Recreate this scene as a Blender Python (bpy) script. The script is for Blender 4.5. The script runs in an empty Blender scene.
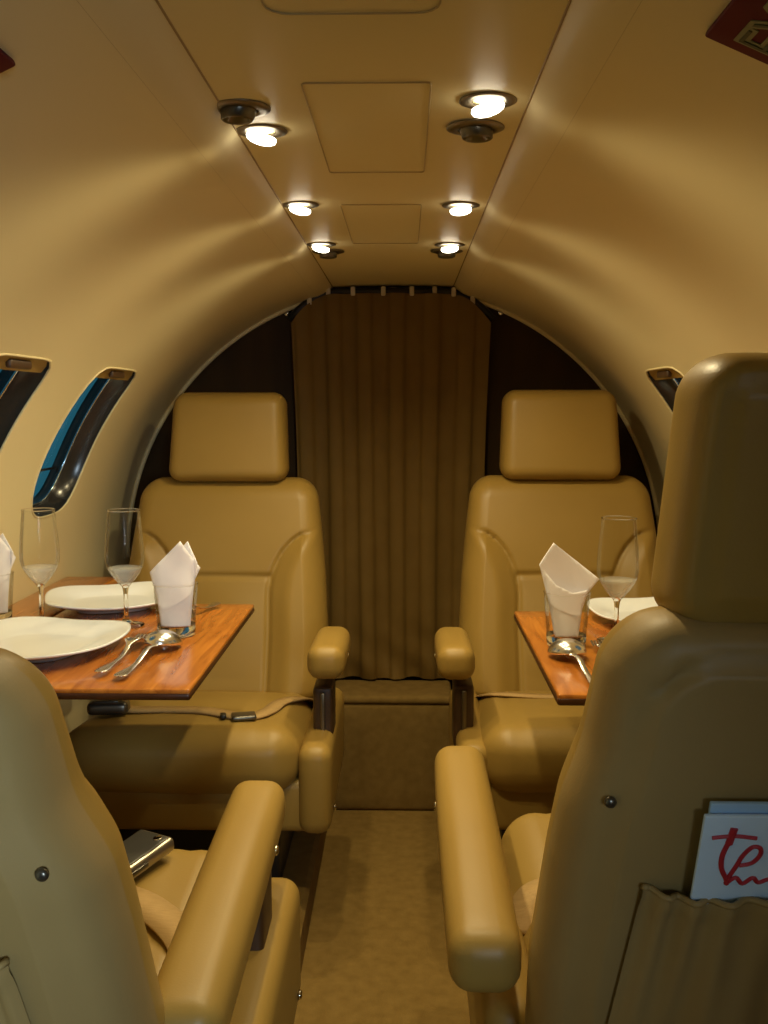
import bpy, bmesh, math, random
from mathutils import Vector, Matrix
from mathutils.geometry import delaunay_2d_cdt
random.seed(7)
PI = math.pi
col = bpy.context.scene.collection
sc = bpy.context.scene

# ------------------------------------------------------------------ materials
def new_mat(name):
    m = bpy.data.materials.new(name); m.use_nodes = True
    nt = m.node_tree
    return m, nt, nt.nodes['Principled BSDF']

def simple(name, c, rough=.5, metal=0., spec=.5, **kw):
    m, nt, b = new_mat(name)
    b.inputs['Base Color'].default_value = (*c, 1)
    b.inputs['Roughness'].default_value = rough
    b.inputs['Metallic'].default_value = metal
    b.inputs['Specular IOR Level'].default_value = spec
    for k, v in kw.items():
        b.inputs[k].default_value = v
    return m

def textured(name, c1, c2, scale=6, rough=.45, bump=.15, bscale=350, detail=4, stretch=(1, 1, 1), spec=.5, rvar=.06, bdist=.001):
    m, nt, b = new_mat(name)
    N = nt.nodes; L = nt.links
    tc = N.new('ShaderNodeTexCoord'); mp = N.new('ShaderNodeMapping')
    mp.inputs['Scale'].default_value = stretch
    L.new(tc.outputs['Object'], mp.inputs['Vector'])
    n1 = N.new('ShaderNodeTexNoise'); n1.inputs['Scale'].default_value = scale; n1.inputs['Detail'].default_value = detail
    L.new(mp.outputs[0], n1.inputs['Vector'])
    cr = N.new('ShaderNodeValToRGB')
    cr.color_ramp.elements[0].position = .3; cr.color_ramp.elements[1].position = .7
    cr.color_ramp.elements[0].color = (*c1, 1); cr.color_ramp.elements[1].color = (*c2, 1)
    L.new(n1.outputs['Fac'], cr.inputs['Fac']); L.new(cr.outputs['Color'], b.inputs['Base Color'])
    mr = N.new('ShaderNodeMapRange'); mr.inputs['To Min'].default_value = rough - rvar; mr.inputs['To Max'].default_value = rough + rvar
    L.new(n1.outputs['Fac'], mr.inputs['Value']); L.new(mr.outputs[0], b.inputs['Roughness'])
    b.inputs['Specular IOR Level'].default_value = spec
    if bump > 0:
        v = N.new('ShaderNodeTexNoise'); v.inputs['Scale'].default_value = bscale; v.inputs['Detail'].default_value = 3
        L.new(mp.outputs[0], v.inputs['Vector'])
        bp = N.new('ShaderNodeBump'); bp.inputs['Strength'].default_value = bump; bp.inputs['Distance'].default_value = bdist
        L.new(v.outputs['Fac'], bp.inputs['Height']); L.new(bp.outputs[0], b.inputs['Normal'])
    return m

M = {}
M['leather'] = textured('tan_leather', (.315, .198, .045), (.345, .22, .051), 5, .42, .12, 420, spec=.4)
M['leather_back'] = textured('tan_leather_shell', (.32, .22, .085), (.35, .245, .095), 5, .5, .12, 420, spec=.35)
M['liner'] = textured('cream_liner', (.715, .615, .36), (.74, .635, .375), 3, .40, .04, 160, spec=.36)
M['ceil'] = textured('cream_ceiling', (.69, .595, .315), (.715, .615, .33), 3, .45, .05, 200, spec=.35)
M['seam'] = simple('dark_seam', (.30, .21, .085), .7)
M['seam_soft'] = simple('soft_seam', (.42, .33, .16), .7)
M['wood_dark'] = textured('dark_wood_panel', (.038, .021, .006), (.055, .030, .009), 4, .5, .05, 60, stretch=(6, 6, .6), spec=.12)
M['wood_edge'] = textured('dark_red_wood_edge', (.035, .011, .003), (.06, .018, .005), 8, .35, .05, 60, stretch=(6, .6, 6), spec=.4)
M['curtain'] = textured('brown_curtain', (.155, .090, .020), (.18, .108, .026), 12, .7, .2, 900, spec=.25)
M['carpet'] = textured('tan_carpet', (.24, .148, .040), (.30, .19, .055), 40, .95, .7, 700, spec=.1, bdist=.003)
M['carpet_dark'] = textured('brown_carpet', (.20, .125, .036), (.25, .16, .05), 40, .95, .6, 700, spec=.1, bdist=.003)
M['black'] = simple('black_plastic', (.012, .011, .010), .4)
M['dark_brown'] = simple('dark_brown_trim', (.06, .03, .012), .45)
M['chrome'] = simple('chrome', (.75, .72, .66), .12, 1.)
M['steel'] = simple('stainless_steel', (.82, .81, .78), .24, 1.)
M['dull_metal'] = simple('dull_bronze_metal', (.20, .17, .12), .38, .9)
M['gun'] = simple('gunmetal', (.13, .12, .10), .3, .85)
M['porcelain'] = simple('white_porcelain', (.82, .86, .92), .18, spec=.55)
M['napkin'] = textured('white_linen', (.90, .88, .95), (.94, .92, .99), 20, .85, .3, 900, spec=.15)
M['webbing'] = textured('tan_webbing', (.42, .27, .10), (.5, .33, .14), 60, .6, .4, 500, stretch=(1, 8, 1), spec=.3)
M['white_clip'] = simple('white_clip', (.55, .48, .36), .5)
M['red'] = simple('dark_red_sign', (.10, .003, .010), .6, 0, .2)
M['sign_letter'] = simple('pale_green_lettering', (.22, .22, .12), .5)
M['sign_core'] = simple('dark_green_letter_core', (.05, .06, .03), .5)
M['paper_white'] = simple('white_booklet_cover', (.60, .78, 1.), .5)
M['paper_blue'] = simple('pale_blue_booklet_cover', (.36, .56, .82), .5)
M['ink'] = simple('red_ink', (.42, .015, .03), .5)
M['glint'] = simple('bluish_glint_metal', (.55, .66, .75), .15, 1.)  # blue tint put into the metal for the cyan highlight on the window frame
M['reveal'] = simple('dark_window_reveal', (.020, .021, .022), .22, .2, .6)
M['phone_body'] = simple('grey_phone_body', (.10, .095, .08), .35, .4)
M['phone_edge'] = simple('silver_phone_edge', (.42, .38, .30), .3, .9)

def wood():
    m, nt, b = new_mat('polished_wood'); N = nt.nodes; L = nt.links
    tc = N.new('ShaderNodeTexCoord'); mp = N.new('ShaderNodeMapping'); mp.inputs['Scale'].default_value = (14, 1.6, 14)
    L.new(tc.outputs['Object'], mp.inputs['Vector'])
    n = N.new('ShaderNodeTexNoise'); n.inputs['Scale'].default_value = 4; n.inputs['Detail'].default_value = 7; n.inputs['Distortion'].default_value = .8
    L.new(mp.outputs[0], n.inputs['Vector'])
    cr = N.new('ShaderNodeValToRGB'); e = cr.color_ramp.elements
    e[0].position = .32; e[0].color = (.30, .090, .012, 1); e[1].position = .68; e[1].color = (.55, .20, .030, 1)
    L.new(n.outputs['Fac'], cr.inputs['Fac']); L.new(cr.outputs[0], b.inputs['Base Color'])
    b.inputs['Roughness'].default_value = .24; b.inputs['Specular IOR Level'].default_value = .5
    b.inputs['Coat Weight'].default_value = .4; b.inputs['Coat Roughness'].default_value = .1
    return m
M['wood'] = wood()

def glass(name, tint=(1, 1, 1), rough=0., ior=1.45):
    m, nt, b = new_mat(name)
    b.inputs['Base Color'].default_value = (*tint, 1)
    b.inputs['Roughness'].default_value = rough
    b.inputs['Transmission Weight'].default_value = 1
    b.inputs['IOR'].default_value = ior
    return m
M['glass'] = glass('clear_glass', (.98, .98, .97))
def thin_glass():
    m = bpy.data.materials.new('thin_clear_glass'); m.use_nodes = True
    nt = m.node_tree; N = nt.nodes; L = nt.links; N.clear()
    o = N.new('ShaderNodeOutputMaterial'); mx = N.new('ShaderNodeMixShader'); t = N.new('ShaderNodeBsdfTransparent')
    g = N.new('ShaderNodeBsdfGlossy'); f = N.new('ShaderNodeLayerWeight'); f.inputs['Blend'].default_value = .16
    t.inputs['Color'].default_value = (.965, .97, .96, 1); g.inputs['Roughness'].default_value = .02
    cl = N.new('ShaderNodeMath'); cl.operation = 'MINIMUM'; cl.inputs[1].default_value = .6
    L.new(f.outputs['Fresnel'], cl.inputs[0]); L.new(cl.outputs[0], mx.inputs[0]); L.new(t.outputs[0], mx.inputs[1]); L.new(g.outputs[0], mx.inputs[2])
    L.new(mx.outputs[0], o.inputs['Surface'])
    return m
M['thin_glass'] = thin_glass()
def frosted():
    m = bpy.data.materials.new('milky_clear_glass'); m.use_nodes = True
    nt = m.node_tree; N = nt.nodes; L = nt.links; N.clear()
    o = N.new('ShaderNodeOutputMaterial'); mx = N.new('ShaderNodeMixShader'); t = N.new('ShaderNodeBsdfTransparent')
    b = N.new('ShaderNodeBsdfPrincipled'); b.inputs['Base Color'].default_value = (.85, .86, .84, 1); b.inputs['Roughness'].default_value = .12
    mx.inputs[0].default_value = .30
    L.new(t.outputs[0], mx.inputs[1]); L.new(b.outputs[0], mx.inputs[2]); L.new(mx.outputs[0], o.inputs['Surface'])
    return m
M['frosted_glass'] = frosted()

def pane_mat():
    m = bpy.data.materials.new('tinted_window_pane'); m.use_nodes = True
    nt = m.node_tree; N = nt.nodes; L = nt.links; N.clear()
    o = N.new('ShaderNodeOutputMaterial'); mx = N.new('ShaderNodeMixShader'); t = N.new('ShaderNodeBsdfTransparent')
    g = N.new('ShaderNodeBsdfGlossy'); f = N.new('ShaderNodeFresnel'); f.inputs['IOR'].default_value = 1.35
    t.inputs['Color'].default_value = (.72, .9, .92, 1); g.inputs['Roughness'].default_value = .08
    L.new(f.outputs[0], mx.inputs[0]); L.new(t.outputs[0], mx.inputs[1]); L.new(g.outputs[0], mx.inputs[2])
    L.new(mx.outputs[0], o.inputs['Surface'])
    return m
M['pane'] = pane_mat()

def emis(name, c, s):
    m, nt, b = new_mat(name)
    b.inputs['Base Color'].default_value = (.9, .9, .85, 1)
    b.inputs['Emission Color'].default_value = (*c, 1); b.inputs['Emission Strength'].default_value = s
    return m
M['lens'] = emis('lit_lens', (1, .9, .7), 9)

# ------------------------------------------------------------------ mesh helpers
def obj(name, vf, mats, parent=None, loc=(0, 0, 0), rot=(0, 0, 0), smooth=True, midx=None, recalc=True):
    v, f = vf
    me = bpy.data.meshes.new(name)
    me.from_pydata([tuple(p) for p in v], [], f)
    if not isinstance(mats, (list, tuple)): mats = [mats]
    for m in mats: me.materials.append(M[m])
    if midx:
        for p, i in zip(me.polygons, midx): p.material_index = i
    if recalc:
        bm = bmesh.new(); bm.from_mesh(me)
        bmesh.ops.recalc_face_normals(bm, faces=bm.faces[:]); bm.to_mesh(me); bm.free()
    if smooth:
        for p in me.polygons: p.use_smooth = True
    me.update()
    o = bpy.data.objects.new(name, me); col.objects.link(o)
    o.location = loc; o.rotation_euler = rot
    if parent: o.parent = parent
    return o

def sharp(o, deg=35):
    me = o.data
    bm = bmesh.new(); bm.from_mesh(me)
    for e in bm.edges:
        if len(e.link_faces) == 2 and e.calc_face_angle(0) > math.radians(deg): e.smooth = False
    bm.to_mesh(me); bm.free()
    return o

def thing(name, label, cat, loc=(0, 0, 0), rot=(0, 0, 0), group=None):
    o = bpy.data.objects.new(name, None); col.objects.link(o)
    o.empty_display_size = .05
    o.location = loc; o.rotation_euler = rot
    return tag(o, label, cat, group)

def tag(o, label, cat, group=None):
    o['label'] = label; o['category'] = cat
    if group: o['group'] = group
    return o

def struct(o):
    o['kind'] = 'structure'; return o

def merge(*parts):
    V, F, I = [], [], []
    for k, p in enumerate(parts):
        b = len(V); V += [tuple(q) for q in p[0]]
        F += [tuple(i + b for i in f) for f in p[1]]
        I += [k] * len(p[1])
    return (V, F), I

def xf(vf, fn):
    return [fn(*p) for p in vf[0]], vf[1]

def edge_coords(h, e, ni, ne):
    a = []
    for i in range(ne): a.append(-h + e * (1 - math.cos(PI / 2 * i / ne)))
    for i in range(ni + 1): a.append(-h + e + (2 * h - 2 * e) * i / ni)
    for i in range(ne - 1, -1, -1): a.append(h - e * (1 - math.cos(PI / 2 * i / ne)))
    return a

def pillow(W, H, th, R, e, nx, nz, ne=6, p=2.2, front=None, back=None, classify=None):
    """Closed cushion in the x-z plane, z from 0 to H, thickness along y. Returns dict region -> (verts, faces)."""
    xs = edge_coords(W, e, nx, ne); zs = [z + H / 2 for z in edge_coords(H / 2, e, nz, ne)]
    def pos(x, z, s):
        m = min(W - abs(x), z, H - z)
        qx = max(-W + R, min(W - R, x)); qz = max(R, min(H - R, z))
        dx, dz = x - qx, z - qz
        l = math.hypot(dx, dz)
        if l > 1e-9:
            k = max(abs(dx), abs(dz)) / l
            dx *= k; dz *= k
        X, Z = qx + dx, qz + dz
        t = 1. if m >= e else (1 - (1 - m / e) ** p) ** (1 / p)
        y = s * th / 2 * t
        fade = min(1, m / e) if e else 1
        if s > 0 and front: y += front(X, Z) * fade
        if s < 0 and back: y -= back(X, Z) * fade
        return (X, y, Z)
    V = []; idx = {}
    nX, nZ = len(xs), len(zs)
    for j, z in enumerate(zs):
        for i, x in enumerate(xs):
            edge = i in (0, nX - 1) or j in (0, nZ - 1)
            idx[i, j, 1] = len(V); V.append(pos(x, z, 1))
            if edge: idx[i, j, -1] = idx[i, j, 1]
            else: idx[i, j, -1] = len(V); V.append(pos(x, z, -1))
    reg = {}
    for s in (1, -1):
        for j in range(nZ - 1):
            for i in range(nX - 1):
                q = [idx[i, j, s], idx[i + 1, j, s], idx[i + 1, j + 1, s], idx[i, j + 1, s]]
                if s > 0: q.reverse()
                cx = sum(V[k][0] for k in q) / 4; cz = sum(V[k][2] for k in q) / 4
                r = classify(cx, cz, s) if classify else 'body'
                reg.setdefault(r, []).append(tuple(q))
    return V, reg

def split_objs(V, reg, fn, names, parent):
    """Place one closed skin and cut it into named parts that keep the normals of the whole skin."""
    P = [Vector(fn(*p)) for p in V]
    nor = [Vector((0, 0, 0)) for _ in P]
    for fs in reg.values():
        for f in fs:
            n = Vector((0, 0, 0))
            for a in range(len(f)): n += P[f[a]].cross(P[f[(a + 1) % len(f)]])
            for k in f: nor[k] += n
    for r, fs in reg.items():
        mp = {}; vv = []; nn = []; ff = []
        for f in fs:
            g = []
            for k in f:
                if k not in mp:
                    mp[k] = len(vv); vv.append(P[k]); nn.append(nor[k].normalized())
                g.append(mp[k])
            ff.append(tuple(g))
        nm, mt = names[r]
        o = obj(nm, (vv, ff), mt, parent, recalc=False)
        o.data.normals_split_custom_set_from_vertices([tuple(q) for q in nn])

def rbox(sx, sy, sz, r, n=8, nr=4, puff=0.):
    """Rounded box centred at origin, full sizes sx, sy, sz; puff swells the middle of every face."""
    h = (sx / 2, sy / 2, sz / 2)
    def axis(hh):
        rr = min(r, hh * .999)
        a = [-hh + rr * (1 - math.cos(PI / 2 * i / nr)) * 1. for i in range(nr)]
        inner = 2 * (hh - rr)
        k = max(1, int(n * inner / max(sx, sy, sz) + .5))
        a += [-hh + rr + inner * i / k for i in range(k + 1)]
        a += [-x for x in a[:nr]][::-1]
        return a
    A = [axis(x) for x in h]
    V = []; key = {}
    def put(p):
        k = (round(p[0], 6), round(p[1], 6), round(p[2], 6))
        if k not in key:
            q = [max(-h[i] + min(r, h[i] * .999), min(h[i] - min(r, h[i] * .999), p[i])) for i in range(3)]
            d = [p[i] - q[i] for i in range(3)]
            l = math.sqrt(sum(x * x for x in d))
            if l > 1e-9:
                m = max(abs(x) for x in d)
                d = [x / l * m for x in d]
            c = [q[i] + d[i] for i in range(3)]
            if puff:
                f = [1 - (c[i] / h[i]) ** 2 for i in range(3)]
                sgn = [c[i] / h[i] for i in range(3)]
                c = [c[0] + puff * sgn[0] ** 3 * f[1] * f[2], c[1] + puff * sgn[1] ** 3 * f[0] * f[2], c[2] + puff * sgn[2] ** 3 * f[0] * f[1]]
            key[k] = len(V); V.append(tuple(c))
        return key[k]
    F = []
    for ax in range(3):
        u, v = (ax + 1) % 3, (ax + 2) % 3
        for s in (-1, 1):
            for i in range(len(A[u]) - 1):
                for j in range(len(A[v]) - 1):
                    q = []
                    for (a, b) in ((i, j), (i + 1, j), (i + 1, j + 1), (i, j + 1)):
                        p = [0, 0, 0]; p[ax] = s * h[ax]; p[u] = A[u][a]; p[v] = A[v][b]
                        q.append(put(p))
                    if s < 0: q.reverse()
                    if len(set(q)) >= 3: F.append(tuple(dict.fromkeys(q)))
    return V, F

def mv(vf, x=0, y=0, z=0):
    return [(p[0] + x, p[1] + y, p[2] + z) for p in vf[0]], vf[1]

def rot(vf, ax, a):
    m = Matrix.Rotation(a, 3, ax)
    return [tuple(m @ Vector(p)) for p in vf[0]], vf[1]

def lathe(prof, n=40, close=False):
    V, F = [], []
    rows = []
    for r, z in prof:
        if r < 1e-6:
            rows.append([len(V)]); V.append((0, 0, z))
        else:
            rows.append(list(range(len(V), len(V) + n)))
            V += [(r * math.cos(2 * PI * k / n), r * math.sin(2 * PI * k / n), z) for k in range(n)]
    for a, b in zip(rows, rows[1:]):
        for k in range(n):
            k2 = (k + 1) % n
            if len(a) == 1 and len(b) == 1: continue
            if len(a) == 1: F.append((a[0], b[k], b[k2]))
            elif len(b) == 1: F.append((a[k], b[0], a[k2]))
            else: F.append((a[k], b[k], b[k2], a[k2]))
    return V, F

def tube(pts, r, n=10, closed=False, caps=True):
    V, F = [], []
    P = [Vector(p) for p in pts]; m = len(P)
    up = None
    for i, p in enumerate(P):
        a = P[(i - 1) % m] if (closed or i > 0) else p
        b = P[(i + 1) % m] if (closed or i < m - 1) else p
        t = (b - a).normalized()
        if up is None:
            up = Vector((0, 0, 1)) if abs(t.z) < .9 else Vector((1, 0, 0))
        s = t.cross(up).normalized(); up = s.cross(t).normalized()
        rr = r(i / max(1, m - 1)) if callable(r) else r
        for k in range(n):
            an = 2 * PI * k / n
            V.append(tuple(p + s * math.cos(an) * rr + up * math.sin(an) * rr))
    for i in range(m if closed else m - 1):
        for k in range(n):
            i2 = (i + 1) % m; k2 = (k + 1) % n
            F.append((i * n + k, i2 * n + k, i2 * n + k2, i * n + k2))
    if not closed and caps:
        F.append(tuple(range(n))[::-1]); F.append(tuple((m - 1) * n + k for k in range(n)))
    return V, F

def ribbon(pts, w, th, side=None):
    """Flat strap along pts; w may be a function of t. side gives the width direction."""
    P = [Vector(p) for p in pts]; V, F = [], []
    m = len(P)
    for i, p in enumerate(P):
        t = (P[min(m - 1, i + 1)] - P[max(0, i - 1)]).normalized()
        s = Vector(side) if side else t.cross(Vector((0, 0, 1))).normalized()
        s = (s - t * s.dot(t)).normalized()
        u = s.cross(t).normalized()
        ww = (w(i / (m - 1)) if callable(w) else w) / 2
        for a, b in ((-1, -1), (1, -1), (1, 1), (-1, 1)):
            V.append(tuple(p + s * ww * a + u * th / 2 * b))
    for i in range(m - 1):
        for k in range(4):
            k2 = (k + 1) % 4
            F.append((i * 4 + k, i * 4 + k2, i * 4 + 4 + k2, i * 4 + 4 + k))
    F.append((3, 2, 1, 0)); F.append(tuple((m - 1) * 4 + k for k in range(4)))
    return V, F

def disc(r, h, n=32, bev=.002):
    return lathe([(0, 0), (r, 0), (r, h - bev), (r - bev, h), (0, h)], n)

def smoothstep(a, b, x):
    t = max(0, min(1, (x - a) / (b - a))); return t * t * (3 - 2 * t)

# ------------------------------------------------------------------ cabin shell
R0, ZC = .73, .644
Y0, Y1 = -1.25, 2.72
CEIL = 1.372
prof = [(.160, CEIL), (.163, 1.3705), (.170, 1.3630), (.183, 1.3525), (.199, 1.3450)]
a0 = math.acos(.215 / R0)
for k in range(0, 61):
    a = a0 * (1 - k / 60)
    prof.append((R0 * math.cos(a), ZC + R0 * math.sin(a)))
for k in range(1, 12):
    prof.append((R0, ZC - (ZC - .08) * k / 11))
cum = [0]
for p, q in zip(prof, prof[1:]): cum.append(cum[-1] + math.hypot(q[0] - p[0], q[1] - p[1]))
def prof_at(s, off=0.):
    s = max(0, min(cum[-1], s))
    i = max(k for k in range(len(cum) - 1) if cum[k] <= s + 1e-12)
    t = (s - cum[i]) / (cum[i + 1] - cum[i])
    p, q = prof[i], prof[i + 1]
    x, z = p[0] + (q[0] - p[0]) * t, p[1] + (q[1] - p[1]) * t
    if off:
        if z > ZC: d = Vector((x, z - ZC)).normalized()
        else: d = Vector((1, 0))
        x += d.x * off; z += d.y * off
    return x, z
i_arc = 5
def s_of_angle(deg):
    return cum[i_arc] + (a0 - math.radians(deg)) * R0

def win_outline(yc, sc_, hw, hh, n=48, grow=0.):
    pts = []
    for k in range(n):
        a = 2 * PI * k / n
        c, s = math.cos(a), math.sin(a)
        e = 7 if s < 0 else 3.4          # s<0 is the upper end (small arc length)
        r = (abs(c) ** e + abs(s) ** e) ** (-1 / e)
        pts.append((yc + (hw + grow) * r * c, sc_ + (hh + grow) * r * s))
    return pts

def wall(name, sgn, wins):
    S = cum; ys = [Y0 + (Y1 - Y0) * k / 44 for k in range(45)]
    pts = []; edges = []; outs = []
    for w in wins:
        o = win_outline(*w); b = len(pts); pts += o
        edges += [(b + i, b + (i + 1) % len(o)) for i in range(len(o))]
        outs.append(o)
    def inside(p, w, g=0):
        yc, s0, hw, hh = w
        c, s = (p[0] - yc) / (hw + g), (p[1] - s0) / (hh + g)
        e = 7 if s < 0 else 3.4
        return abs(c) ** e + abs(s) ** e < 1
    for y in ys:
        for s in S:
            if any(inside((y, s), w, .006) for w in wins): continue
            pts.append((y, s))
    vs, es, fs, _, _, _ = delaunay_2d_cdt([Vector(p) for p in pts], edges, [], 0, 1e-7)
    F = []
    for f in fs:
        c = sum((vs[i] for i in f), Vector((0, 0))) / len(f)
        if any(inside(c, w) for w in wins): continue
        F.append(tuple(f))
    V = []
    for v in vs:
        x, z = prof_at(v[1]); V.append((sgn * x, v[0], z))
    return struct(obj(name, (V, F), 'liner'))

SW = s_of_angle(28.5)
W_FAR = (2.045, SW, .142, .172)
W_NEAR = (1.525, SW, .142, .172)
wall('wall_left', -1, [W_NEAR, W_FAR])
wall('wall_right', 1, [W_NEAR, W_FAR])

def window(n, sgn, w):
    yc, s0, hw, hh = w
    root = bpy.data.objects.new('window_%d' % n, None); col.objects.link(root); struct(root)
    cx, cz = prof_at(s0, .03); root.location = (sgn * cx, yc, cz)
    def P(y, s, off):
        x, z = prof_at(s, off); return (sgn * x - sgn * cx, y - yc, z - cz)
    N = 48
    # reveal with stepped ridges
    rows = [(.0, .0), (.004, -.001), (.032, -.004), (.035, -.010), (.048, -.010), (.051, -.006), (.062, -.008)]
    V = []; F = []
    for off, g in rows:
        for (y, s) in win_outline(yc, s0, hw, hh, N, g): V.append(P(y, s, off))
    for i in range(len(rows) - 1):
        for k in range(N):
            k2 = (k + 1) % N
            F.append((i * N + k, i * N + k2, (i + 1) * N + k2, (i + 1) * N + k))
    struct(obj('window_frame', (V, F), 'reveal', root))
    rim = [P(y, s, .0) for (y, s) in win_outline(yc, s0, hw, hh, N, .001)]
    struct(obj('window_rim', tube(rim, .0022, 8, True), 'liner', root))
    ridge = [P(y, s, .040) for (y, s) in win_outline(yc, s0, hw, hh, N, -.0105)]
    struct(obj('ridge_glint', tube(ridge, .0028, 8, True), 'glint', root))  # added tube that draws the highlight line along the dark frame
    # pane, gently curved
    o = win_outline(yc, s0, hw, hh, N, -.004)
    V = [P(yc, s0, .058)]; F = []
    for r in (.35, .7, 1.):
        for (y, s) in o: V.append(P(yc + (y - yc) * r, s0 + (s - s0) * r, .058))
    for k in range(N): F.append((0, 1 + k, 1 + (k + 1) % N))
    for i in range(2):
        for k in range(N):
            k2 = (k + 1) % N
            F.append((1 + i * N + k, 1 + i * N + k2, 1 + (i + 1) * N + k2, 1 + (i + 1) * N + k))
    struct(obj('window_pane', (V, F), 'pane', root, recalc=False))
    # dark strip across the lower pane
    V = []; F = []
    for i in range(9):
        y = yc - hw * .93 + 2 * hw * .93 * i / 8
        V += [P(y, s0 + hh * .55, .055), P(y, s0 + hh * .55 + .006, .055)]
    for i in range(8): F.append((2 * i, 2 * i + 1, 2 * i + 3, 2 * i + 2))
    struct(obj('pane_strip', (V, F), 'reveal', root))
    # raised shade: tan lip across the top of the opening with a finger pull
    V = []; F = []
    nn = 12
    for j in range(4):
        s = s0 - hh * .985 + .030 * j / 3
        for i in range(nn + 1):
            y = yc - hw * .93 + 2 * hw * .93 * i / nn
            V.append(P(y, s, .004 + .004 * j / 3))
    for j in range(3):
        for i in range(nn):
            a = j * (nn + 1) + i; F.append((a, a + 1, a + nn + 2, a + nn + 1))
    sh = struct(obj('window_shade', (V, F), 'leather', root))
    x, z = prof_at(s0 - hh + .016, .002)
    pull = xf(rbox(.010, .085, .014, .004, 6, 3), lambda a, b, c: (sgn * (x + a) - sgn * cx, b, z + c - cz))
    struct(obj('shade_pull', pull, 'dark_brown', sh))
window(1, -1, W_NEAR); window(2, -1, W_FAR); window(3, 1, W_NEAR); window(4, 1, W_FAR)

def quadstrip(xz, y0, y1, ny=1):
    V = []; F = []; m = len(xz)
    for j in range(ny + 1):
        y = y0 + (y1 - y0) * j / ny
        V += [(x, y, z) for x, z in xz]
    for j in range(ny):
        for i in range(m - 1):
            a = j * m + i; F.append((a, a + 1, a + m + 1, a + m))
    return V, F
struct(obj('ceiling', quadstrip([(-.160, CEIL), (-.08, CEIL + .003), (0, CEIL + .004), (.08, CEIL + .003), (.160, CEIL)], Y0, Y1, 20), 'ceil'))
struct(obj('floor', quadstrip([(-.74, .08), (-.17, .08), (-.16, .072), (-.16, .0), (.16, .0), (.16, .072), (.17, .08), (.74, .08)], Y0, Y1, 4), 'carpet', smooth=False))

def endwall(name, y, mat):
    pts = [(x, z) for x, z in prof] 
    pts = [(x * 1.004, z + .008 if z > 1.3 else z) for x, z in pts]
    out = [(x, z) for x, z in pts] + [(.74, .08), (.16, .08), (.16, 0), (-.16, 0), (-.16, .08), (-.74, .08)] + [(-x, z) for x, z in reversed(pts)]
    V = [(x, y, z) for x, z in out]
    return struct(obj(name, (V, [tuple(range(len(V)))]), mat, smooth=False))
endwall('wall_back', Y1, 'wood_dark')
endwall('wall_front', Y0, 'liner')

# arch edge strip where the liner meets the bulkhead
arch = [(-x, z) for x, z in reversed(prof[3:66])] + [(0, CEIL - .003)] + [(x, z) for x, z in prof[3:66]]
def arch_strip(off, y, r):
    return [( (x * (1 - off / R0)), y, ZC + (z - ZC) * (1 - off / R0)) for x, z in arch]
struct(obj('trim_1', tube(arch_strip(.004, Y1 - .02, 0), .006, 8), 'liner'))
# ceiling seam lines and access panel outlines
def panel_outline(name, x0, x1, y0, y1, r=.02):
    pts = []
    for cx, cy, s in ((x1 - r, y1 - r, 0), (x0 + r, y1 - r, 1), (x0 + r, y0 + r, 2), (x1 - r, y0 + r, 3)):
        for k in range(5):
            a = PI / 2 * (s + k / 4)
            pts.append((cx + r * math.cos(a), cy + r * math.sin(a), CEIL + .0022))
    struct(obj(name, tube(pts, .0008, 6, True), 'seam_soft'))
panel_outline('trim_2', -.08, .06, .40, .845)
panel_outline('trim_3', -.07, .058, 1.02, 1.40, .006)
panel_outline('trim_4', -.07, .058, 1.62, 2.0, .006)
for n, sg in ((5, -1), (6, 1)):
    struct(obj('trim_%d' % n, tube([(sg * .1605, Y0 + .01, CEIL + .0002), (sg * .1605, Y1 - .03, CEIL + .0002)], .0013, 6), 'seam'))

for n, sg in ((7, -1), (8, 1)):
    struct(obj('trim_%d' % n, tube([(sg * .2005, Y0 + .01, 1.3457), (sg * .2005, Y1 - .03, 1.3457)], .0011, 6), 'seam_soft'))

# wooden ledges under the windows
for sgn, lab in ((-1, 'dark wooden side ledge below the two left windows'), (1, 'dark wooden side ledge below the right windows')):
    b = xf(rbox(.12, 1.02, .03, .006, 10, 3), lambda x, y, z: (sgn * (.665 + x), 1.68 + y, .6645 + z))
    lg = thing('side_ledge', lab, 'ledge', (sgn * .665, 1.68, .64), group='side ledges')
    obj('ledge_top', mv(b, -sgn * .665, -1.68, -.64), 'wood', lg)
    obj('ledge_apron', mv(rbox(.02, 1.0, .10, .004, 6, 2), -sgn * .035, 0, -.05), 'wood_dark', lg)

# ------------------------------------------------------------------ step box and curtain
sb = thing('step_box', 'brown carpeted step box at the end of the aisle below the curtain', 'step', (0, 2.605, 0))
obj('box_body', mv(rbox(.316, .16, .29, .012, 10, 3), 0, 0, .145), 'carpet_dark', sb)
obj('box_lid', mv(rbox(.317, .165, .022, .010, 10, 4), 0, -.002, .299), 'carpet_dark', sb)

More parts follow.
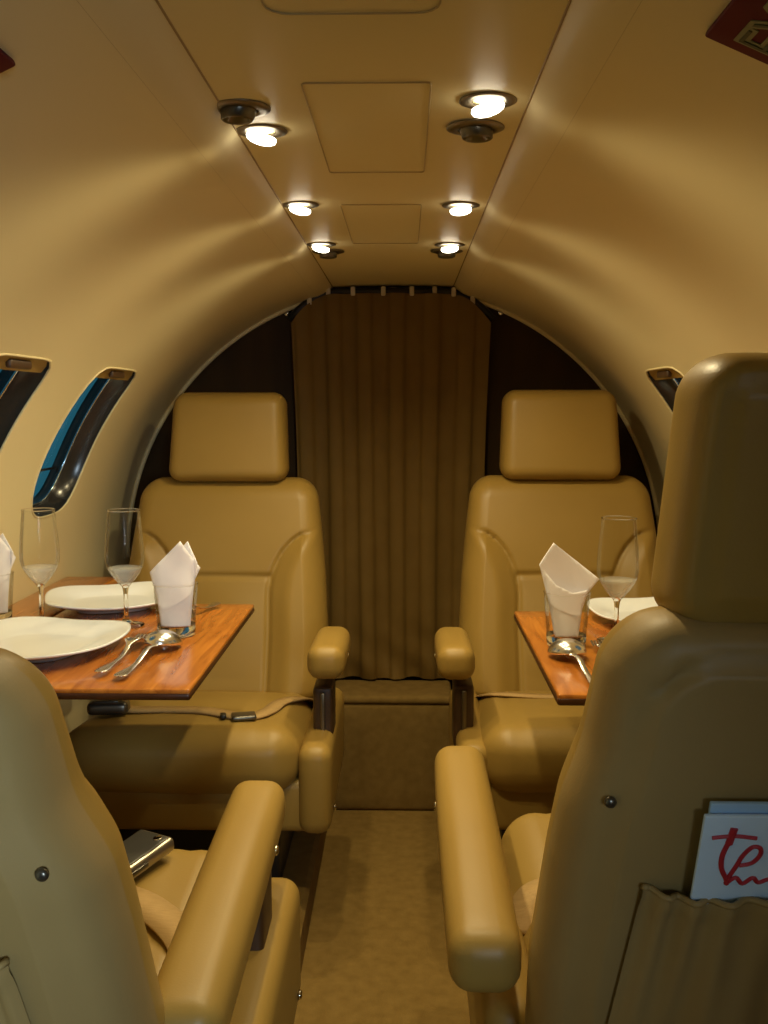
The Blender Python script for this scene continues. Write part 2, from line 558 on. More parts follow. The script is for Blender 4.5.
cu = thing('curtain', 'brown pleated curtain covering the doorway at the end of the cabin', 'curtain', (-.005, 2.675, .312))
def curtain_mesh():
    W = .262; nx = 150; nz = 60; V = []; F = []
    zb = .316
    def top(x):
        a = abs(x) / W
        return 1.353 - .004 * a - .075 * max(0, (a - .55) / .45) ** 2.3
    for j in range(nz + 1):
        t = j / nz
        for i in range(nx + 1):
            u = -1 + 2 * i / nx
            x = u * W
            z = zb + (top(x) - zb) * t
            w = 1 - .05 * math.sin(PI * t) * (abs(u) ** 2)
            ph = u * 19 + .5 * math.sin(3 * u + 2 * t)
            pl = math.sin(ph); pl = math.copysign(abs(pl) ** .55, pl)
            y = -.011 * pl * (.35 + .65 * (1 - t * .5)) + .006 * math.sin(9 * u + 7 * t) * (1 - t)
            if z < .5: y += .006 * math.sin(z * 55 + 9 * u) * (1 - (z - zb) / .19)
            y -= .02 * abs(u) ** 6
            V.append((x * w, y, z - .312))
    for j in range(nz):
        for i in range(nx):
            a = j * (nx + 1) + i; F.append((a, a + 1, a + nx + 2, a + nx + 1))
    return V, F
obj('fabric', curtain_mesh(), 'curtain', cu)
rail = [(-.005 + x, 2.70, 1.358 - .062 * max(0, (abs(x) - .14) / .12) ** 2 - .312) for x in [-.27 + .54 * k / 24 for k in range(25)]]
obj('rail', tube([(x + .005, .018, z) for x, _, z in rail], .011, 8), 'black', cu)
for x in (-.215, -.165, -.10, -.02, .055, .115, .165, .215):
    z = 1.358 - .062 * max(0, (abs(x) - .14) / .12) ** 2 - .312
    obj('hook', mv(rbox(.012, .012, .024, .003, 3, 2), x, .002, z), 'white_clip', cu)
for x, lab in ((-.285, 'small chrome snap on the dark bulkhead left of the curtain'), (.287, 'small chrome snap on the dark bulkhead right of the curtain')):
    o = obj('bulkhead_snap', rot(disc(.008, .006, 20), 'X', PI / 2), 'chrome', loc=(x, Y1 - .001, 1.305))
    tag(o, lab, 'snap fastener', 'bulkhead snaps')

# ------------------------------------------------------------------ seats
SZ0, SZ1 = .36, .882            # backrest bottom and top
def hw_at(z):
    k = [(.30, .244), (.53, .248), (.65, .240), (.78, .226), (.84, .218), (.90, .211)]
    if z <= k[0][0]: return k[0][1]
    for (a, p), (b, q) in zip(k, k[1:]):
        if z <= b: return p + (q - p) * (z - a) / (b - a)
    return k[-1][1]
RECL = .36
def seat_surface(x, z, front=True, TH=.125):
    return -(z - .43) * RECL - (0 if front else TH)

def build_seat(label, loc, rz, side, pocket=False, armz=0., pad_out=0., box_out=0., pad_f=.425, pad_len=.50, head_dz=0., head_dx=0., shoulder=0.):
    root = thing('cabin_seat', label, 'seat', loc, (0, 0, rz), 'leather cabin seats')
    H = SZ1 - SZ0; W = .22; TH = .125
    ZS, ZT, XB = .657, .765, .100          # seam height, bolster top, bolster inner edge
    def bol(z):                            # bolster inner boundary |x| at absolute height z
        if z >= ZT: return 9
        zz = max(0, (z - .60) / (ZT - .60))
        return XB + (W - XB) * (1 - math.sqrt(max(0, 1 - zz * zz)))
    def groove(d, w=.0055): return math.exp(-(d / w) ** 2)
    def front(x, z):
        z += SZ0; ax = abs(x); y = 0
        b = bol(z)
        if ax > b: y += .024 * smoothstep(0, .05, ax - b)
        elif z < ZS: y += -.004 + .010 * math.cos(min(1, abs(z - .55) / .12) * PI / 2) * (1 - (ax / XB) ** 2)
        else: y += .006 * math.sin(PI * min(1, (z - ZS) / (SZ1 - ZS)))
        d = 9
        if z < ZT:
            d = abs(ax - b) if z < .60 else min(abs(ax - b), abs(z - (.60 + (ZT - .60) * math.sqrt(max(0, 1 - (1 - min(1, max(0, (ax - XB)) / (W - XB))) ** 2)))) if ax > XB else abs(ax - b))
        y -= .007 * groove(d) * smoothstep(ZT + .002, ZT - .022, z)
        if ax < b: y -= .006 * groove(z - ZS)
        return y
    PW = .190
    def back(x, z):                        # rear shell: raised inner panel outlined by a seam
        z += SZ0; ax = abs(x)
        # signed distance to rounded panel outline
        dx, dz = ax - (PW - .06), z - (SZ1 - .034 - .06)
        d = math.hypot(max(dx, 0), max(dz, 0)) + min(max(dx, dz), 0) - .06
        y = .007 * smoothstep(.012, -.012, d) - .007 * groove(d, .0045) * 1.35
        return y
    def cls(x, z, s):
        if s < 0: return 'shell'
        z += SZ0
        if abs(x) > bol(z): return 'bolster_a' if x < 0 else 'bolster_b'
        return 'lumbar_panel' if z < ZS else 'backrest'
    PV, PR = pillow(W, H, TH, .052, .042, 76, 84, 7, 2.3, front, back, cls)
    def place(x, y, z):
        Z = z + SZ0
        x *= hw_at(Z) / W * (1 - shoulder * smoothstep(.70, .78, Z))
        ease = 1 - .16 * smoothstep(.70, .875, Z)
        return (x, (y - TH / 2) * ease + seat_surface(x, Z) - .0 * Z, Z)
    names = {'shell': ('back_shell', 'leather_back'), 'bolster_a': ('side_bolster', 'leather'), 'bolster_b': ('side_bolster', 'leather'),
             'lumbar_panel': ('lumbar_panel', 'leather'), 'backrest': ('backrest', 'leather')}
    split_objs(PV, PR, place, names, root)
    # headrest
    def hgroove(x, z):
        d = min(.146 - abs(x), .218 - z, z)
        return -.0055 * math.exp(-((d - .022) / .004) ** 2) + .006 * math.cos(min(1, abs(x) / .13) * PI / 2)
    hp = pillow(.147, .218, .105, .034, .030, 28, 24, 7, 2.6, lambda x, z: .006 * math.cos(min(1, abs(x) / .147) * PI / 2), hgroove)
    def hplace(x, y, z):
        tp = 1.0 - .07 * (z / .222)
        return (x * tp + head_dx, y - .212 - (z - .1) * .20, z + .873 + head_dz)
    split_objs(hp[0], hp[1], hplace, {'body': ('headrest', 'leather')}, root)
    for sx in (-.05, .05):
        obj('headrest_post', tube([(sx, -.20, .84), (sx, -.196, .90)], .006, 10), 'chrome', root)
    # cushion
    c = rbox(.450, .455, .13, .05, 30, 7, .012)
    def cplace(x, y, z):
        Y = y + .2175
        zz = z + .338 + (Y - .0) * .115
        if z > 0: zz -= .004 * math.exp(-((abs(x) - .165) / .006) ** 2)
        return (x, Y, zz)
    obj('seat_cushion', xf(c, cplace), 'leather', root)
    # base skirt, pedestal
    xo = side * .02
    obj('seat_base', mv(rbox(.47, .40, .105, .018, 14, 4), xo, .207, .292), 'leather', root)
    obj('pedestal', mv(rbox(.36, .30, .165, .01, 6, 2), 0, .16, .163), 'black', root)
    for sx in (-.15, .15):
        obj('floor_track', mv(rbox(.035, .44, .02, .004, 6, 2), sx, .17, .09), 'dull_metal', root)
    # inboard arm: lower box, post, pad, bolts
    hx = side * (.252 + box_out)
    obj('arm_box', mv(rbox(.064, .44, .175, .026, 16, 5), hx, .205, .327), 'leather', root)
    px_ = side * (.277 + pad_out)
    obj('arm_post', mv(rbox(.040, .085, .13, .008, 6, 3), side * (.264 + pad_out * .5 + box_out * .5), .265, .435), 'dark_brown', root)
    obj('post_strip', mv(rbox(.009, .012, .10, .002, 4, 2), side * (.264 + pad_out * .5 + box_out * .5), .309, .44), 'dull_metal', root)
    pad = rbox(.072, pad_len, .066, .024, 22, 5, .002)
    def pplace(x, y, z):
        Y = y + pad_f - pad_len / 2
        return (px_ + x, Y, .520 + armz + z + Y * .04)
    obj('armrest', xf(pad, pplace), 'leather', root)
    for (yy, zz) in ((pad_f - .125, .522),):
        for sx in (-1, 1):
            b = rot(disc(.0065, .004, 16), 'Y', sx * PI / 2)
            obj('bolt', mv(b, px_ + sx * .036, yy, zz + armz), 'chrome', root)
    b = rot(disc(.0065, .005, 16), 'Y', side * PI / 2)
    obj('bolt', mv(b, hx + side * .033, .36, .275), 'chrome', root)
    if pocket:
        for sx in (-1, 1):
            b = rot(disc(.0048, .004, 20), 'X', PI / 2)
            obj('button', mv(b, sx * .204, seat_surface(0, .728, False) + .003, .728), 'gun', root)
        V = []; F = []; nx, nz = 90, 30
        for j in range(nz + 1):
            t = j / nz
            for i in range(nx + 1):
                u = -1 + 2 * i / nx
                hwp = .195 - .022 * t
                z = .40 + .245 * t + (.010 * (abs(u) ** 6) - .004 * math.sin(5 * u)) * t
                bulge = .024 * (1 - abs(u) ** 4) * (.4 + .6 * math.sin(PI * (.15 + .6 * t)))
                wr = .0055 * math.sin(u * 40 + 1.5 * math.sin(7 * u)) * t ** 1.5 + .013 * math.sin(u * 13 + 5 * t) * (1 - t) ** .5 * (1 - u * u)
                wr += .003 * math.exp(-((t - .965) / .03) ** 2)
                V.append((u * hwp, seat_surface(0, z, False) - .012 - bulge - wr, z))
        for j in range(nz):
            for i in range(nx):
                a = j * (nx + 1) + i; F.append((a, a + 1, a + nx + 2, a + nx + 1))
        pk = obj('back_pocket', (V, F), 'leather_back', root)
        rim = V[nz * (nx + 1):]
        obj('pocket_hem', tube(rim, .0028, 6), 'leather_back', pk)
    return root

def ctop(Y): return .338 + .065 + .009 + Y * .115     # crown of the cushion at local Y
seatFL = build_seat('rear left seat facing the camera, with a seat belt lying across its cushion', (-.398, 2.25, 0), PI, -1, pad_out=.0, box_out=.008, armz=.026, pad_f=.36, pad_len=.25)
seatFR = build_seat('rear right seat facing the camera, behind the right wooden table', (.410, 2.25, .006), PI, 1, pad_out=-.001, box_out=-.01, armz=.020, pad_f=.36, pad_len=.25)
seatNL = build_seat('front left seat seen from behind, headrest out of view, phone on its cushion', (-.419, .88, .012), 0, 1, True, box_out=.028, pad_out=-.020, armz=-.020, shoulder=.075)
seatNR = build_seat('front right seat seen from behind, with booklets in its back pocket', (.401, 1.0, .018), 0, -1, True, pad_out=.011, armz=-.018, pad_len=.51, head_dz=-.010, head_dx=-.019, shoulder=.04)

# seat belts (local seat coordinates: +y to the seat front)
def buckle(name, p, rz, size, mat, parent):
    b = rbox(size[0], size[1], size[2], size[2] * .42, 8, 4)
    o = obj(name, b, mat, parent, p, (0, 0, rz))
    return o
belt = [(.225, .05, ctop(.05) - .03), (.20, .12, ctop(.12) - .004), (.19, .24, ctop(.24) + .004), (.12, .305, ctop(.30) + .006), (.05, .305, ctop(.30) + .006), (-.03, .315, ctop(.31) + .006), (-.12, .355, ctop(.35) + .002), (-.155, .29, ctop(.26) + .003), (-.17, .19, ctop(.19)), (-.21, .10, ctop(.1) - .008), (-.235, .03, ctop(.03) - .04)]
def densify(pts, n=6):
    P = [Vector(p) for p in pts]; out = []
    for i in range(len(P) - 1):
        p0, p1, p2, p3 = P[max(0, i - 1)], P[i], P[i + 1], P[min(len(P) - 1, i + 2)]
        for k in range(n):
            t = k / n
            out.append(.5 * ((2 * p1) + (p2 - p0) * t + (2 * p0 - 5 * p1 + 4 * p2 - p3) * t * t + (3 * p1 - p0 - 3 * p2 + p3) * t ** 3))
    out.append(P[-1]); return out
bl = obj('seat_belt', ribbon(densify(belt), .034, .004), 'webbing', seatFL)
def lift_buckle(parent, p, rz):
    V, F = rbox(.080, .046, .026, .010, 8, 4)
    k = obj('buckle', (V, F), 'gun', parent, p, (.1, 0, rz))
    obj('buckle_plate', mv(rbox(.052, .034, .006, .003, 5, 2), .004, 0, .0125), 'gun', k)
    return k
lift_buckle(bl, (.157, .325, ctop(.32) + .014), .12)
k2 = obj('latch_tongue', rbox(.048, .034, .010, .0045, 6, 3), 'gun', bl, (-.118, .362, ctop(.36) + .004), (0, 0, .25))
obj('adjuster', rbox(.012, .022, .010, .004, 4, 2), 'black', bl, (-.078, .362, ctop(.36) + .004), (0, 0, .2))

beltR = [(-.225, .03, ctop(.03) - .03), (-.19, .10, ctop(.1)), (-.10, .14, ctop(.14) + .003), (0, .15, ctop(.15) + .003), (.09, .15, ctop(.15) + .003), (.17, .11, ctop(.11)), (.215, .06, ctop(.06) - .015), (.23, .03, ctop(.03) - .04)]
br = obj('seat_belt', ribbon(densify(beltR), .028, .003), 'webbing', seatFR)
lift_buckle(br, (-.02, .155, ctop(.15) + .012), 0)
beltN = [(.222, .15, ctop(.15) - .03), (.205, .20, ctop(.20) - .004), (.16, .25, ctop(.25) + .003), (.10, .29, ctop(.29) + .003), (0, .31, ctop(.31) + .002), (-.10, .31, ctop(.31) + .003), (-.18, .25, ctop(.25)), (-.215, .18, ctop(.18) - .012)]
bn = obj('seat_belt', ribbon(densify(beltN), .045, .003), 'webbing', seatNL)
lift_buckle(bn, (-.10, .31, ctop(.31) + .014), .3)
beltN2 = [(-.222, .16, ctop(.16) - .03), (-.205, .20, ctop(.20) - .004), (-.16, .21, ctop(.21) + .004), (-.08, .20, ctop(.2) + .003), (.05, .18, ctop(.18) + .003), (.17, .14, ctop(.14)), (.215, .10, ctop(.10) - .012)]
bn2 = obj('seat_belt', ribbon(densify(beltN2), .045, .003), 'webbing', seatNR)
lift_buckle(bn2, (.06, .18, ctop(.18) + .014), -.1)

# ------------------------------------------------------------------ tables
TZ = .68
def table(label, x_in, x_out, y0, y1):
    cx, cy = (x_in + x_out) / 2, (y0 + y1) / 2
    t = thing('folding_table', label, 'table', (cx, cy, TZ - .024), group='folding tables')
    obj('table_top', mv(rbox(abs(x_out - x_in), y1 - y0, .008, .003, 10, 3), 0, 0, .020), 'wood', t)
    obj('edge_band', mv(rbox(abs(x_out - x_in) + .002, y1 - y0 + .002, .011, .004, 10, 2), 0, 0, .0135), 'wood_edge', t)
    s = 1 if x_out > x_in else -1
    obj('support_arm', mv(rbox(abs(x_out - x_in) * .8, .03, .014, .004, 6, 2), s * .03, 0, -.014), 'dull_metal', t)
    return t
table('polished wooden folding table on the left, laid with two plates', -.256, -.602, 1.305, 1.885)
table('polished wooden folding table on the right, laid with one visible plate', .236, .602, 1.292, 1.83)

# ------------------------------------------------------------------ tableware
def plate_mesh(a, b, e=3.1, lift=.011):
    V = []; F = []; N = 72
    def ring(r, z, corner):
        row = []
        for k in range(N):
            t = 2 * PI * k / N + PI / 4
            c, s = math.cos(t), math.sin(t)
            q = (abs(c) ** e + abs(s) ** e) ** (-1 / e)
            lf = corner * (q - 1) / (2 ** .5 * .92 - 1)
            row.append(len(V)); V.append((a * r * q * c, b * r * q * s, z + lf))
        return row
    rows = [ring(r, z, c) for r, z, c in [(.02, .006, 0), (.3, .006, 0), (.55, .0065, 0), (.62, .008, 0), (.68, .012, .001), (.85, .0165, .006), (.97, .020, lift), (1., .0205, lift),
            (1.0, .0175, lift), (.95, .0155, lift * .9), (.7, .008, .001), (.58, .003, 0), (.56, .0, 0), (.50, .0, 0), (.48, .003, 0), (.02, .003, 0)]]
    for p, q in zip(rows, rows[1:]):
        for k in range(N): F.append((p[k], p[(k + 1) % N], q[(k + 1) % N], q[k]))
    F.append(tuple(rows[0])); F.append(tuple(rows[-1]))
    return V, F
def plate(label, x, y, rz, a, b):
    o = obj('dinner_plate', plate_mesh(a, b), 'porcelain', None, (x, y, TZ + .001), (0, 0, rz))
    return tag(o, label, 'plate', 'square dinner plates')

def flute(label, x, y, s=1.0, rz=0):
    foot = [(0, 0), (.030, 0), (.0305, .0015), (.026, .003), (.010, .006), (.0045, .012), (.0037, .03), (.0037, .055), (.0050, .064), (.0062, .068)]
    bowl = [(.0062, .068), (.0120, .0745), (.0195, .0835), (.0262, .0935), (.0310, .1035), (.0332, .114), (.0332, .130), (.0318, .150), (.0293, .176), (.0272, .200)]
    floor_ = [(.0062, .068), (.004, .0705), (0, .0715)]
    rim_ = tube([(.0272 * math.cos(2 * PI * k / 40), .0272 * math.sin(2 * PI * k / 40), .200) for k in range(40)], .0010, 6, True)
    vf, I = merge(lathe(foot + floor_[1:], 40), lathe(bowl, 40), rim_)
    o = obj('champagne_flute', vf, ['glass', 'thin_glass'], None, (x, y, TZ + .001), (0, 0, rz), midx=[1 if i == 1 else 0 for i in I])
    heel = [(0, .0720), (.006, .0722), (.0125, .0762), (.0195, .0850), (.0255, .0945), (.0290, .1010), (.0285, .1014), (.0, .1014)]
    obj('bowl_base', lathe(heel, 40), 'frosted_glass', o)
    return tag(o, label, 'glass', 'champagne flutes')

def tumbler(label, x, y):
    foot = [(0, 0), (.0285, 0), (.0305, .002), (.0314, .018), (.027, .0150), (0, .0135)]
    side = [(.0314, .018), (.0320, .03), (.0345, .062), (.0362, .086)]
    rim_ = tube([(.0362 * math.cos(2 * PI * k / 40), .0362 * math.sin(2 * PI * k / 40), .086) for k in range(40)], .0008, 6, True)
    vf, I = merge(lathe(foot, 40), lathe(side, 40), rim_)
    o = obj('tumbler', vf, ['glass', 'thin_glass'], None, (x, y, TZ + .001), midx=[1 if i == 1 else 0 for i in I])
    return tag(o, label, 'glass', 'short tumblers holding napkins')

def cloth_sheet(outline, curl, y0, wr, n=16, seed=0):
    """A flat outline (w,h) filled with points, wrapped round a vertical axis and rumpled."""
    pts = []; 
    m = len(outline)
    for i in range(m):
        a, b = outline[i], outline[(i + 1) % m]
        k = max(1, int(math.hypot(b[0] - a[0], b[1] - a[1]) / .005))
        for j in range(k): pts.append((a[0] + (b[0] - a[0]) * j / k, a[1] + (b[1] - a[1]) * j / k))
    nb = len(pts)
    edges = [(i, (i + 1) % nb) for i in range(nb)]
    x0 = min(p[0] for p in outline); x1 = max(p[0] for p in outline); h0 = min(p[1] for p in outline); h1 = max(p[1] for p in outline)
    def ins(p):
        c = False; j = nb - 1
        for i in range(nb):
            a, b = pts[i], pts[j]
            if (a[1] > p[1]) != (b[1] > p[1]) and p[0] < (b[0] - a[0]) * (p[1] - a[1]) / (b[1] - a[1]) + a[0]: c = not c
            j = i
        return c
    q = list(pts)
    x = x0 + .0025
    while x < x1:
        h = h0 + .0025
        while h < h1:
            if ins((x, h)) and min(math.hypot(x - p[0], h - p[1]) for p in pts) > .0025: q.append((x, h))
            h += .005
        x += .005
    vs, es, fs, _, _, _ = delaunay_2d_cdt([Vector(p) for p in q], edges, [], 1, 1e-7)
    V = []
    for v in vs:
        w, h = v
        y = y0 + curl * w * w + wr * (math.sin(h * 70 + seed + w * 60) + .7 * math.sin(w * 130 + seed * 2 + h * 25)) * (.3 + .7 * (h - h0) / (h1 - h0))
        V.append((w, y, h))
    return V, [tuple(f) for f in fs]

def napkin(label, x, y, rz, sheets):
    n = thing('folded_napkin', label, 'napkin', (x, y, TZ + .0145), (0, 0, rz), 'folded napkins in tumblers')
    for k, (out, curl, y0, wr) in enumerate(sheets):
        o = obj('napkin_fold', cloth_sheet(out, curl, y0, wr, seed=k * 1.7), 'napkin', n)
        md = o.modifiers.new('thick', 'SOLIDIFY'); md.thickness = .0016; md.offset = 0
    return n

def spoon(label, x, y, rz, group='soup spoons', L=.19):
    V = []; F = []; nu, nv = 60, 14
    def prof_(t):
        # t: 0 handle end .. 1 bowl tip
        if t < .70:
            s = t / .70
            w = .0095 - .006 * smoothstep(.05, .45, s) + .0 * s
            if s < .06: w *= math.sqrt(max(.02, 1 - ((.06 - s) / .06) ** 2))
            if s > .85: w += .001 * (s - .85) / .15
            z = .010 * math.exp(-((s - .0) / .35) ** 2) * .35 + .013 * math.exp(-((s - .8) / .28) ** 2) + .002
            d = 0
        else:
            s = (t - .70) / .30
            w = .0275 * math.sqrt(max(0, 1 - (2 * s - 1) ** 2)) * (1 + .12 * (s - .5)); w = max(w, .0042 * (1 - s))
            z = .0095 * (1 - s) ** 2 + .003; d = -.022 * math.sqrt(max(0., 1 - (2 * s - 1) ** 2))
        return w, z, d
    for i in range(nu + 1):
        t = i / nu
        if t > .7: t = .7 + .3 * (1 - math.cos(PI * (t - .7) / .3)) / 2
        w, z, d = prof_(t)
        for j in range(nv + 1):
            v = -1 + 2 * j / nv
            v = math.sin(v * PI / 2) if t > .7 else v
            V.append((v * w, L * (t - .5), z - d * math.sqrt(max(0, 1 - v * v)) + (0 if t > .7 else .0012 * (1 - v * v))))
    for i in range(nu):
        for j in range(nv):
            a = i * (nv + 1) + j; F.append((a, a + 1, a + nv + 2, a + nv + 1))
    o = obj('spoon', (V, F), 'steel', None, (x, y, TZ + .0015), (0, 0, rz))
    md = o.modifiers.new('thick', 'SOLIDIFY'); md.thickness = .0016; md.offset = 1
    return tag(o, label, 'spoon', group)

def fork(label, x, y, rz, L=.19):
    V = []; F = []
    def strip(fn, n, nv=2):
        b = len(V)
        for i in range(n + 1):
            xl, xr, yy, z = fn(i / n)
            for j in range(nv + 1): V.append((xl + (xr - xl) * j / nv, yy, z + .0012 * (1 - (2 * j / nv - 1) ** 2)))
        for i in range(n):
            for j in range(nv):
                a = b + i * (nv + 1) + j; F.append((a, a + 1, a + nv + 2, a + nv + 1))
    def hz(t): return .004 * math.exp(-(t / .3) ** 2) + .015 * math.exp(-((t - .72) / .16) ** 2) + .002 + .008 * smoothstep(.85, 1, t)
    def handle(t):
        s = t * .72
        w = .0095 - .0062 * smoothstep(.03, .35, s)
        if t < .05: w *= math.sqrt(max(.05, 1 - ((.05 - t) / .05) ** 2))
        w += .0085 * smoothstep(.62, .72, s)
        return (-w, w, L * (s - .5), hz(s))
    strip(handle, 30, 4)
    for k in range(4):
        c = -.0085 + .0170 * k / 3
        def tine(t):
            s = .72 + .28 * t
            w = .0026 * (1 - .6 * t)
            c2 = c * (1 - .06 * t)
            return (c2 - w, c2 + w, L * (s - .5), hz(s))
        strip(tine, 10)
    o = obj('fork', (V, F), 'steel', None, (x, y, TZ + .0015), (0, 0, rz))
    md = o.modifiers.new('thick', 'SOLIDIFY'); md.thickness = .0016; md.offset = 1
    return tag(o, label, 'fork', 'dinner forks')

# left table
plate('white square plate at the front of the left table, nearest the camera', -.540, 1.512, -.20, .130, .132)
plate('white square plate at the rear of the left table, behind the flute', -.520, 1.855, .35, .122, .122)
flute('champagne flute standing in the middle of the left table', -.448, 1.69)
flute('champagne flute on the left table nearest the left window', -.598, 1.698)
tumbler('tumbler holding a pointed napkin, by the open corner of the left table', -.345, 1.62)
LN = [([(-.024, .002), (.024, .002), (.026, .035), (.030, .075), (.040, .098), (.012, .145), (-.044, .090), (-.030, .045)], 10, -.010, .0018),
      ([(-.022, .002), (.022, .002), (.028, .06), (.037, .108), (.020, .142), (-.02, .10), (-.028, .05)], -8, .010, .0018)]
napkin('white napkin folded to a point in the left table tumbler by the aisle', -.345, 1.62, 0, LN)
tumbler('tumbler holding a napkin at the far left edge of the left table', -.690, 1.715)
napkin('white napkin in the tumbler against the left window wall', -.690, 1.715, .3, LN)
fork('steel fork beside the front plate on the left table', -.390, 1.465, -.03, L=.215)
spoon('steel spoon beside the fork on the left table', -.352, 1.450, -.08, L=.225)
spoon('steel spoon lying behind the napkin tumbler on the left table', -.345, 1.775, PI - .3, L=.17)
# right table
plate('white square plate on the right table behind the flute', .482, 1.735, .15, .118, .118)
flute('champagne flute on the right table', .374, 1.59)
tumbler('tumbler holding a pointed napkin on the right table', .289, 1.56)
napkin('white napkin folded to a point in the right table tumbler', .289, 1.56, 0, [
    ([(-.018, .002), (.018, .002), (.023, .045), (.034, .076), (.008, .072), (-.018, .084), (-.043, .114), (-.034, .085), (-.026, .045)], 8, -.008, .0010),
    ([(-.018, .002), (.018, .002), (.023, .055), (.049, .094), (-.022, .150), (-.044, .116), (-.028, .055)], -5, .008, .0012)])
spoon('steel spoon on the right table in front of the tumbler', .284, 1.405, .07, L=.225)
fork('steel fork on the right table beside the spoon', .335, 1.44, .02, L=.2)

# ------------------------------------------------------------------ phone, booklets
ph = thing('mobile_phone', 'grey and silver phone lying on the front left seat cushion', 'phone', (-.322, 1.225, ctop(.345) + .015), (.115, 0, -.5))
obj('phone_body', mv(rbox(.060, .118, .020, .007, 10, 4), 0, 0, .011), 'phone_edge', ph)
obj('phone_screen', mv(rbox(.050, .106, .004, .0018, 8, 2), 0, 0, .0205), 'phone_body', ph)
obj('camera_lens', mv(disc(.006, .0015, 18, .0005), .014, .043, .0225), 'chrome', ph)
obj('side_key', mv(rbox(.003, .03, .006, .001, 4, 2), .0305, -.01, .011), 'gun', ph)

def seatNR_world(x, z, out):
    return (.401 + x, 1.0 + seat_surface(0, z - .018, False) - out, z)
slope = math.atan(RECL)
def booklet(label, x, zc, out, mat, w, h, ink=False, rz=0.):
    b = rbox(w, .004, h, .0012, 8, 2)
    parts = [b]; mats = [mat]
    if ink:
        strokes = []
        def S(pts, r): strokes.append(tube([(p[0] * 1.04 + .005, -.0018, .095 + (p[1] - .095) * 1.42) for p in densify([(a, 0, c) for a, c in pts], 5) for p in [(p[0], p[2])]], r, 6))
        S([(-.069, .080), (-.053, .0815), (-.036, .080)], .0020)
        S([(-.054, .0872), (-.055, .082), (-.056, .076)], .0032)
        S([(-.055, .080), (-.059, .068), (-.058, .058), (-.053, .050), (-.052, .046)], .0023)
        S([(-.052, .050), (-.047, .060), (-.044, .067), (-.038, .0735), (-.032, .073), (-.031, .068), (-.036, .062), (-.045, .060)], .0021)
        S([(-.053, .046), (-.046, .051), (-.040, .0465), (-.033, .051), (-.028, .0475), (-.020, .050), (-.012, .046)], .0021)
        parts += strokes; mats.append('ink')
    vf, I = merge(*parts)
    o = obj('booklet', vf, mats, None, seatNR_world(x, zc, out), (slope, rz, 0), midx=[min(i, 1) for i in I], recalc=False)
    sharp(o)
    return tag(o, label, 'booklet', 'booklets in the seat back pocket')
booklet('white booklet with red handwritten lettering in the seat back pocket', -.062, .657, .022, 'paper_white', .150, .19, True)
booklet('pale blue booklet standing behind the white lettered booklet', -.057, .666, .016, 'paper_blue', .150, .19)

# ------------------------------------------------------------------ ceiling fittings
def reading_light(label, x, y, tx, ty, power):
    t = thing('reading_light', label, 'ceiling light', (x, y, CEIL + .001), (PI, 0, 0), 'ceiling reading lights')
    obj('bezel', lathe([(.016, .001), (.030, .0), (.030, .001), (.026, .0022), (.019, .0026), (.017, .001)], 36), 'dull_metal', t)
    obj('lens', xf(lathe([(0, .0070), (.006, .0066), (.0115, .0053), (.0155, .0032), (.0172, .0002), (.0165, -.003), (.0, -.004)], 32), lambda a, b, c: (a - c * tx * .7, b, c + .0085 + a * tx * .95 + b * ty)), 'lens', t)
    ld = bpy.data.lights.new('lamp', 'SPOT'); ld.energy = power; ld.color = LC
    ld.spot_size = math.radians(150); ld.spot_blend = .95; ld.shadow_soft_size = .014
    lo = bpy.data.objects.new('lamp', ld); col.objects.link(lo); lo.parent = t
    lo.location = (0, 0, .026); lo.rotation_mode = 'QUATERNION'; lo.rotation_quaternion = Vector((.27 if x > 0 else -.27, 0, 1)).to_track_quat('-Z', 'Y')
    return t
LC = (1., .815, .45)
P = 8.8
reading_light('front left ceiling light, next to the large air nozzle', -.133, 1.185, .25, .05, P)
reading_light('middle left ceiling light, second of the left row', -.133, 1.61, .2, 0, P)
reading_light('rear left ceiling light, closest to the curtain on the left', -.133, 2.0, .2, 0, P)
reading_light('front right ceiling light, in front of the right air nozzle', .118, 1.075, -.25, .05, P)
reading_light('middle right ceiling light, second of the right row', .120, 1.62, -.1, 0, P)
reading_light('rear right ceiling light, closest to the curtain on the right', .120, 2.01, -.1, 0, P)

def vent(label, x, y, tilt):
    t = thing('air_nozzle', label, 'air vent', (x, y, CEIL + .001), (PI, 0, 0), 'ceiling air nozzles')
    obj('bezel', lathe([(.020, .002), (.033, .0), (.033, .0015), (.028, .003), (.022, .0045), (.020, .003)], 36), 'dull_metal', t)
    nz = lathe([(0, .004), (.010, .004), (.0125, .012), (.0155, .0135), (.0175, .012), (.019, .003)], 32)
    obj('nozzle', xf(nz, lambda a, b, c: (a + c * tilt, b, c)), 'gun', t)
    return t
vent('large round air nozzle beside the front left ceiling light', -.143, 1.095, -.2)
vent('round air nozzle behind the front right ceiling light', .112, 1.175, .2)
vent('round air nozzle behind the rear left ceiling light', -.125, 2.09, 0)
vent('round air nozzle behind the rear right ceiling light', .117, 2.09, 0)

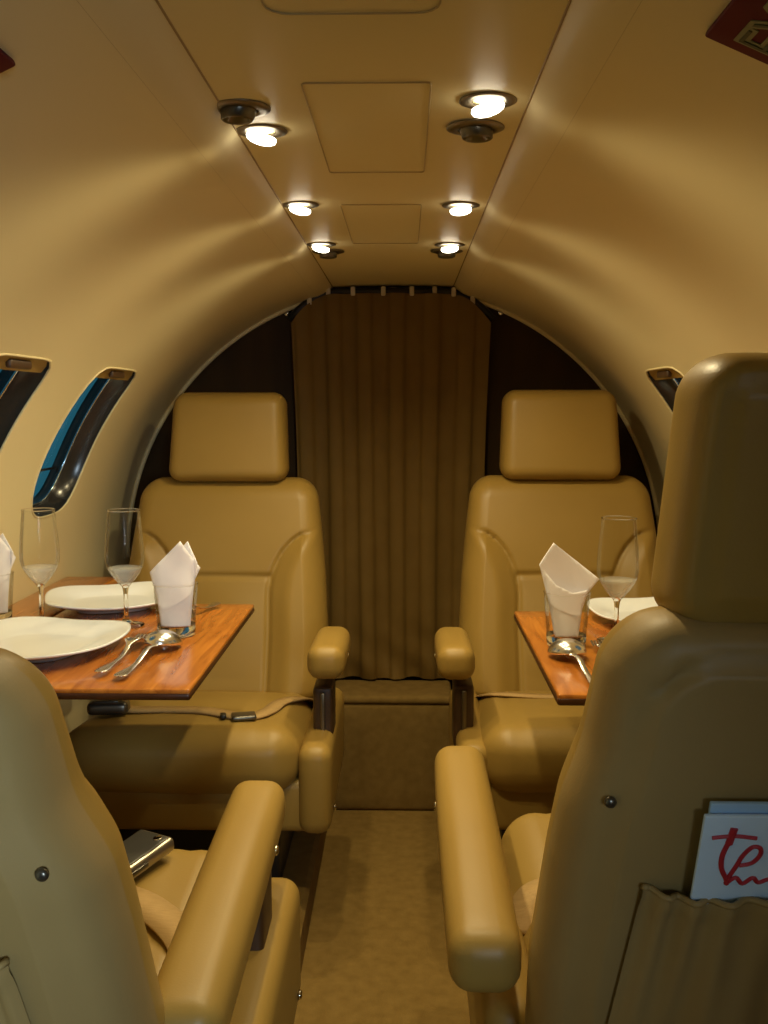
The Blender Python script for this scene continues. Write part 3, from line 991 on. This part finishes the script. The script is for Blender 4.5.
# exit signs on the curved liner near the camera
def text_mesh(txt, size, ext, offset=0):
    cu_ = bpy.data.curves.new('txt', 'FONT'); cu_.body = txt; cu_.size = size; cu_.extrude = ext; cu_.offset = offset
    cu_.align_x = 'LEFT'; cu_.align_y = 'CENTER'
    o = bpy.data.objects.new('txt', cu_); col.objects.link(o)
    dg = bpy.context.evaluated_depsgraph_get()
    me = bpy.data.meshes.new_from_object(o.evaluated_get(dg))
    V = [tuple(v.co) for v in me.vertices]; F = [tuple(p.vertices) for p in me.polygons]
    bpy.data.objects.remove(o); bpy.data.curves.remove(cu_)
    return V, F
def exit_sign(label, sgn, ang, y_end, Lg=.17, Hg=.085):
    a = math.radians(ang)
    r = R0 - .004
    c = Vector((sgn * r * math.cos(a), y_end - Lg / 2, ZC + r * math.sin(a)))
    nrm = Vector((-sgn * math.cos(a), 0, -math.sin(a)))
    up = Vector((-sgn * math.sin(a), 0, math.cos(a)))
    rd = up.cross(nrm)                           # reading direction
    m = Matrix((rd, up, nrm)).transposed().to_4x4(); m.translation = c
    t = thing('exit_sign', label, 'sign', group='exit signs'); t.matrix_world = m
    obj('sign_plate', rbox(Lg, Hg, .006, .002, 8, 2), 'red', t)
    obj('lettering', mv(text_mesh('EXIT', .058, .0004, .0022), -Lg / 2 + .014, 0, .0034), 'sign_letter', t, smooth=False)
    obj('letter_core', mv(text_mesh('EXIT', .058, .0004, -.0012), -Lg / 2 + .014, 0, .0042), 'sign_core', t, smooth=False)
    return t
exit_sign('dark red exit sign with pale letters on the upper right wall', 1, 66.6, .76)
exit_sign('dark red sign at the left edge, high on the left wall', -1, 65.2, .792)

# ------------------------------------------------------------------ light, world, camera
def area(name, loc, rotation, size, sizey, e, c):
    ld = bpy.data.lights.new(name, 'AREA'); ld.shape = 'RECTANGLE'; ld.size = size; ld.size_y = sizey; ld.energy = e; ld.color = c; ld.spread = math.radians(66)
    o = bpy.data.objects.new(name, ld); col.objects.link(o); o.location = loc; o.rotation_euler = rotation
    return o
area('entry_door_light', (.45, -.95, 1.1), (PI / 2 - .21, 0, .62), .35, .5, 4.6, (.68, .86, 1.))

w = bpy.data.worlds.new('outside'); sc.world = w; w.use_nodes = True
bg = w.node_tree.nodes['Background']
bg.inputs[0].default_value = (.05, .27, .38, 1); bg.inputs[1].default_value = .42

cam = bpy.data.cameras.new('camera'); co = bpy.data.objects.new('camera', cam); col.objects.link(co)
cam.sensor_fit = 'VERTICAL'; cam.sensor_height = 24; cam.lens = 1000 / 1024 * 24; cam.clip_start = .01
co.location = (.033, 0, 1.06)
pitch = math.atan(107 / 1000); yaw = math.atan(21 / 1000)
co.rotation_euler = (PI / 2 - pitch, 0, yaw)
sc.camera = co
sc.view_settings.view_transform = 'Standard'
sc.view_settings.look = 'None'
sc.view_settings.exposure = 0
sc.cycles.use_denoising = True
sc.cycles.max_bounces = 10
sc.cycles.transmission_bounces = 8
sc.cycles.transparent_max_bounces = 8
sc.cycles.sample_clamp_indirect = 4
